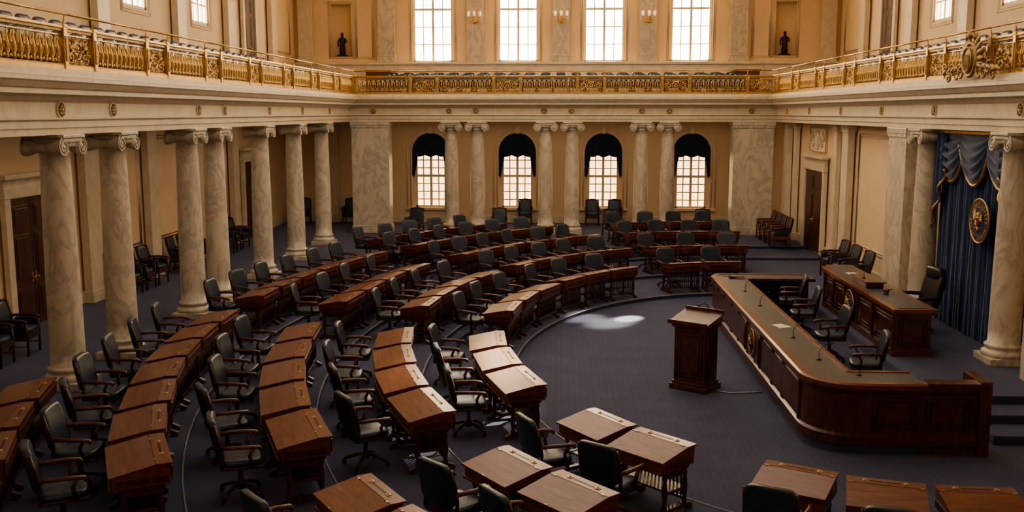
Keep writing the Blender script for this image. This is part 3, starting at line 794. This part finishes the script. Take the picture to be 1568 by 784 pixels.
for t in (0,.06):
    for sy in (-1,1): mb.tube([(-.24+t,sy*.243,.24+t),(.24-t,sy*.243,.24+t),(.24-t,sy*.243,1.04-t),(-.24+t,sy*.243,1.04-t)],.013,D,5,True)
    for sx in (-1,1): mb.tube([(sx*.303,-.18+t,.24+t),(sx*.303,.18-t,.24+t),(sx*.303,.18-t,1.04-t),(sx*.303,-.18+t,1.04-t)],.013,D,5,True)
mb.box(-.34,.34,-.28,.28,1.12,1.17,D,.015)
mb.prismx([(-.30,1.17),(.28,1.17),(.28,1.33),(-.30,1.21)],-.35,.35,D)
mb.prismx([(-.34,1.195),(-.32,1.19),(.31,1.325),(.31,1.35),(-.34,1.22)],-.38,.38,D)
mb.box(-.38,.38,-.36,-.33,1.19,1.26,D,.008); mb.box(-.38,.38,.29,.32,1.30,1.40,D,.008)
mb.tube([(.1,.27,1.36),(.1,.2,1.48),(.1,.05,1.54),(.1,-.08,1.53)],.007,'black_metal',6); mb.tube([(.1,-.08,1.53),(.1,-.15,1.52)],.015,'black_metal',6)
mb.obj('lectern',(2.42,17.05,0),-.62)
mb=MB(); mb.tube([(2.75,16.85,.012),(3.0,16.7,.012),(3.3,16.75,.012),(3.56,16.8,.012)],.012,'grey_cable',6); mb.obj('floor_cable')

# ------------------------------------------------------------------ stage curtain
mb=MB(); vs=[];fs=[]; ny=150; nz=8; ya,yb=17.75,21.5
for i in range(ny+1):
    y=ya+(yb-ya)*i/ny
    for j in range(nz+1):
        z=RP+.02+(4.42-RP)*j/nz
        vs.append((8.22+.055*math.sin(i*.98)+.02*math.sin(i*.37+j*.4),y,z))
for i in range(ny):
    for j in range(nz): a=i*(nz+1)+j; fs.append((a,a+1,a+nz+2,a+nz+1))
mb.add(vs,fs,'navy_velvet',True)
for k in range(3):
    y0=ya+.1+(yb-ya-.2)*k/3-.15; y1=ya+.1+(yb-ya-.2)*(k+1)/3+.15
    nu,nv=28,26; vs=[];fs=[]
    for i in range(nu+1):
        t=i/nu; cat=4*t*(1-t)
        for j in range(nv+1):
            f=j/nv; z=4.44-f*(.22+.78*cat)
            x=8.09-.08*math.sin(f*PI)*cat-.03*math.sin(f*30)*(.3+cat)-.02*(k==1)
            vs.append((x,y0+(y1-y0)*t,z))
    for i in range(nu):
        for j in range(nv): a=i*(nv+1)+j; fs.append((a,a+1,a+nv+2,a+nv+1))
    mb.add(vs,fs,'navy_velvet',True)
    mb.tube([(vs[i*(nv+1)+nv][0]-.01,vs[i*(nv+1)+nv][1],vs[i*(nv+1)+nv][2]-.02) for i in range(nu+1)],.038,'gold_brass',6)
for s_,yb0 in ((1,ya+.02),(-1,yb-.02)):
    vs=[];fs=[];nu,nv=20,10
    for i in range(nu+1):
        t=i/nu; ln=2.0-1.25*t
        for j in range(nv+1): vs.append((8.02+.05*math.sin(t*16),yb0+s_*t*.6,4.44-ln*j/nv))
    for i in range(nu):
        for j in range(nv): a=i*(nv+1)+j; fs.append((a,a+1,a+nv+2,a+nv+1))
    mb.add(vs,fs,'navy_velvet',True)
    mb.tube([(vs[i*(nv+1)+nv][0]-.01,vs[i*(nv+1)+nv][1],vs[i*(nv+1)+nv][2]-.02) for i in range(nu+1)],.030,'gold_brass',6)
mb.box(8.0,8.3,ya-.05,yb+.05,4.42,4.49,'gold_brass',.01)
mb.obj('stage_curtain')

# ------------------------------------------------------------------ lights
def area(name,loc,rot,sx,sy,e,col):
    l=bpy.data.lights.new(name,'AREA'); l.shape='RECTANGLE'; l.size=sx; l.size_y=sy; l.energy=e; l.color=col
    o=bpy.data.objects.new(name,l); o.location=loc; o.rotation_euler=rot; sc.collection.objects.link(o); return o
area('laylight_lamp',(0,24,11.7),(0,0,0),12,22,1100,(1,.87,.69))
area('under_gallery_fill',(-9.7,23,4.54),(0,0,0),1.2,24,65,(1,.82,.60))  # added soft fill to brighten the wall under the left gallery, no fixture modelled
area('under_gallery_fill',(0,38.3,4.54),(0,0,0),14,1.2,45,(1,.82,.60))  # added soft fill under the far gallery, no fixture modelled
def spot(name,loc,tgt,e,ang,col,blend=.3):
    l=bpy.data.lights.new(name,'SPOT'); l.energy=e; l.spot_size=math.radians(ang); l.spot_blend=blend; l.color=col; l.shadow_soft_size=.05
    o=bpy.data.objects.new(name,l); o.location=loc; d=Vector(tgt)-Vector(loc); o.rotation_euler=d.to_track_quat('-Z','Y').to_euler(); sc.collection.objects.link(o)
spot('sun_and_glare_spot',(8.5,31,10.8),(1.65,22.9,0),110000,2.6,(1,.85,.62),.7)
spot('sun_and_glare_spot',(8.5,31,10.8),(1.2,22.4,0),42000,4.6,(1,.85,.62),1)
spot('sun_and_glare_spot',(8.5,31,10.8),(.6,22.9,0),32000,3.8,(1,.85,.62),1)
spot('sun_and_glare_spot',(8.5,31,10.8),(-1.1,15.6,.85),75000,7,(1,.87,.66),.8)  # added spot standing in for window glare on the inner desk tops
w=bpy.data.worlds.new('World'); sc.world=w; w.use_nodes=True
w.node_tree.nodes['Background'].inputs[0].default_value=(1,.85,.65,1); w.node_tree.nodes['Background'].inputs[1].default_value=.4
try:
    sc.view_settings.view_transform='AgX'; sc.view_settings.look='AgX - Medium High Contrast'
except Exception as e: print(e)
sc.view_settings.exposure=0.08
# ------------------------------------------------------------------ camera
cd=bpy.data.cameras.new('camera'); cd.sensor_width=36; cd.lens=34.44; cd.clip_end=200
co=bpy.data.objects.new('camera',cd); co.location=(0,0,4.85); co.rotation_euler=(math.radians(90-8.35),0,math.radians(2.81))
sc.collection.objects.link(co); sc.camera=co
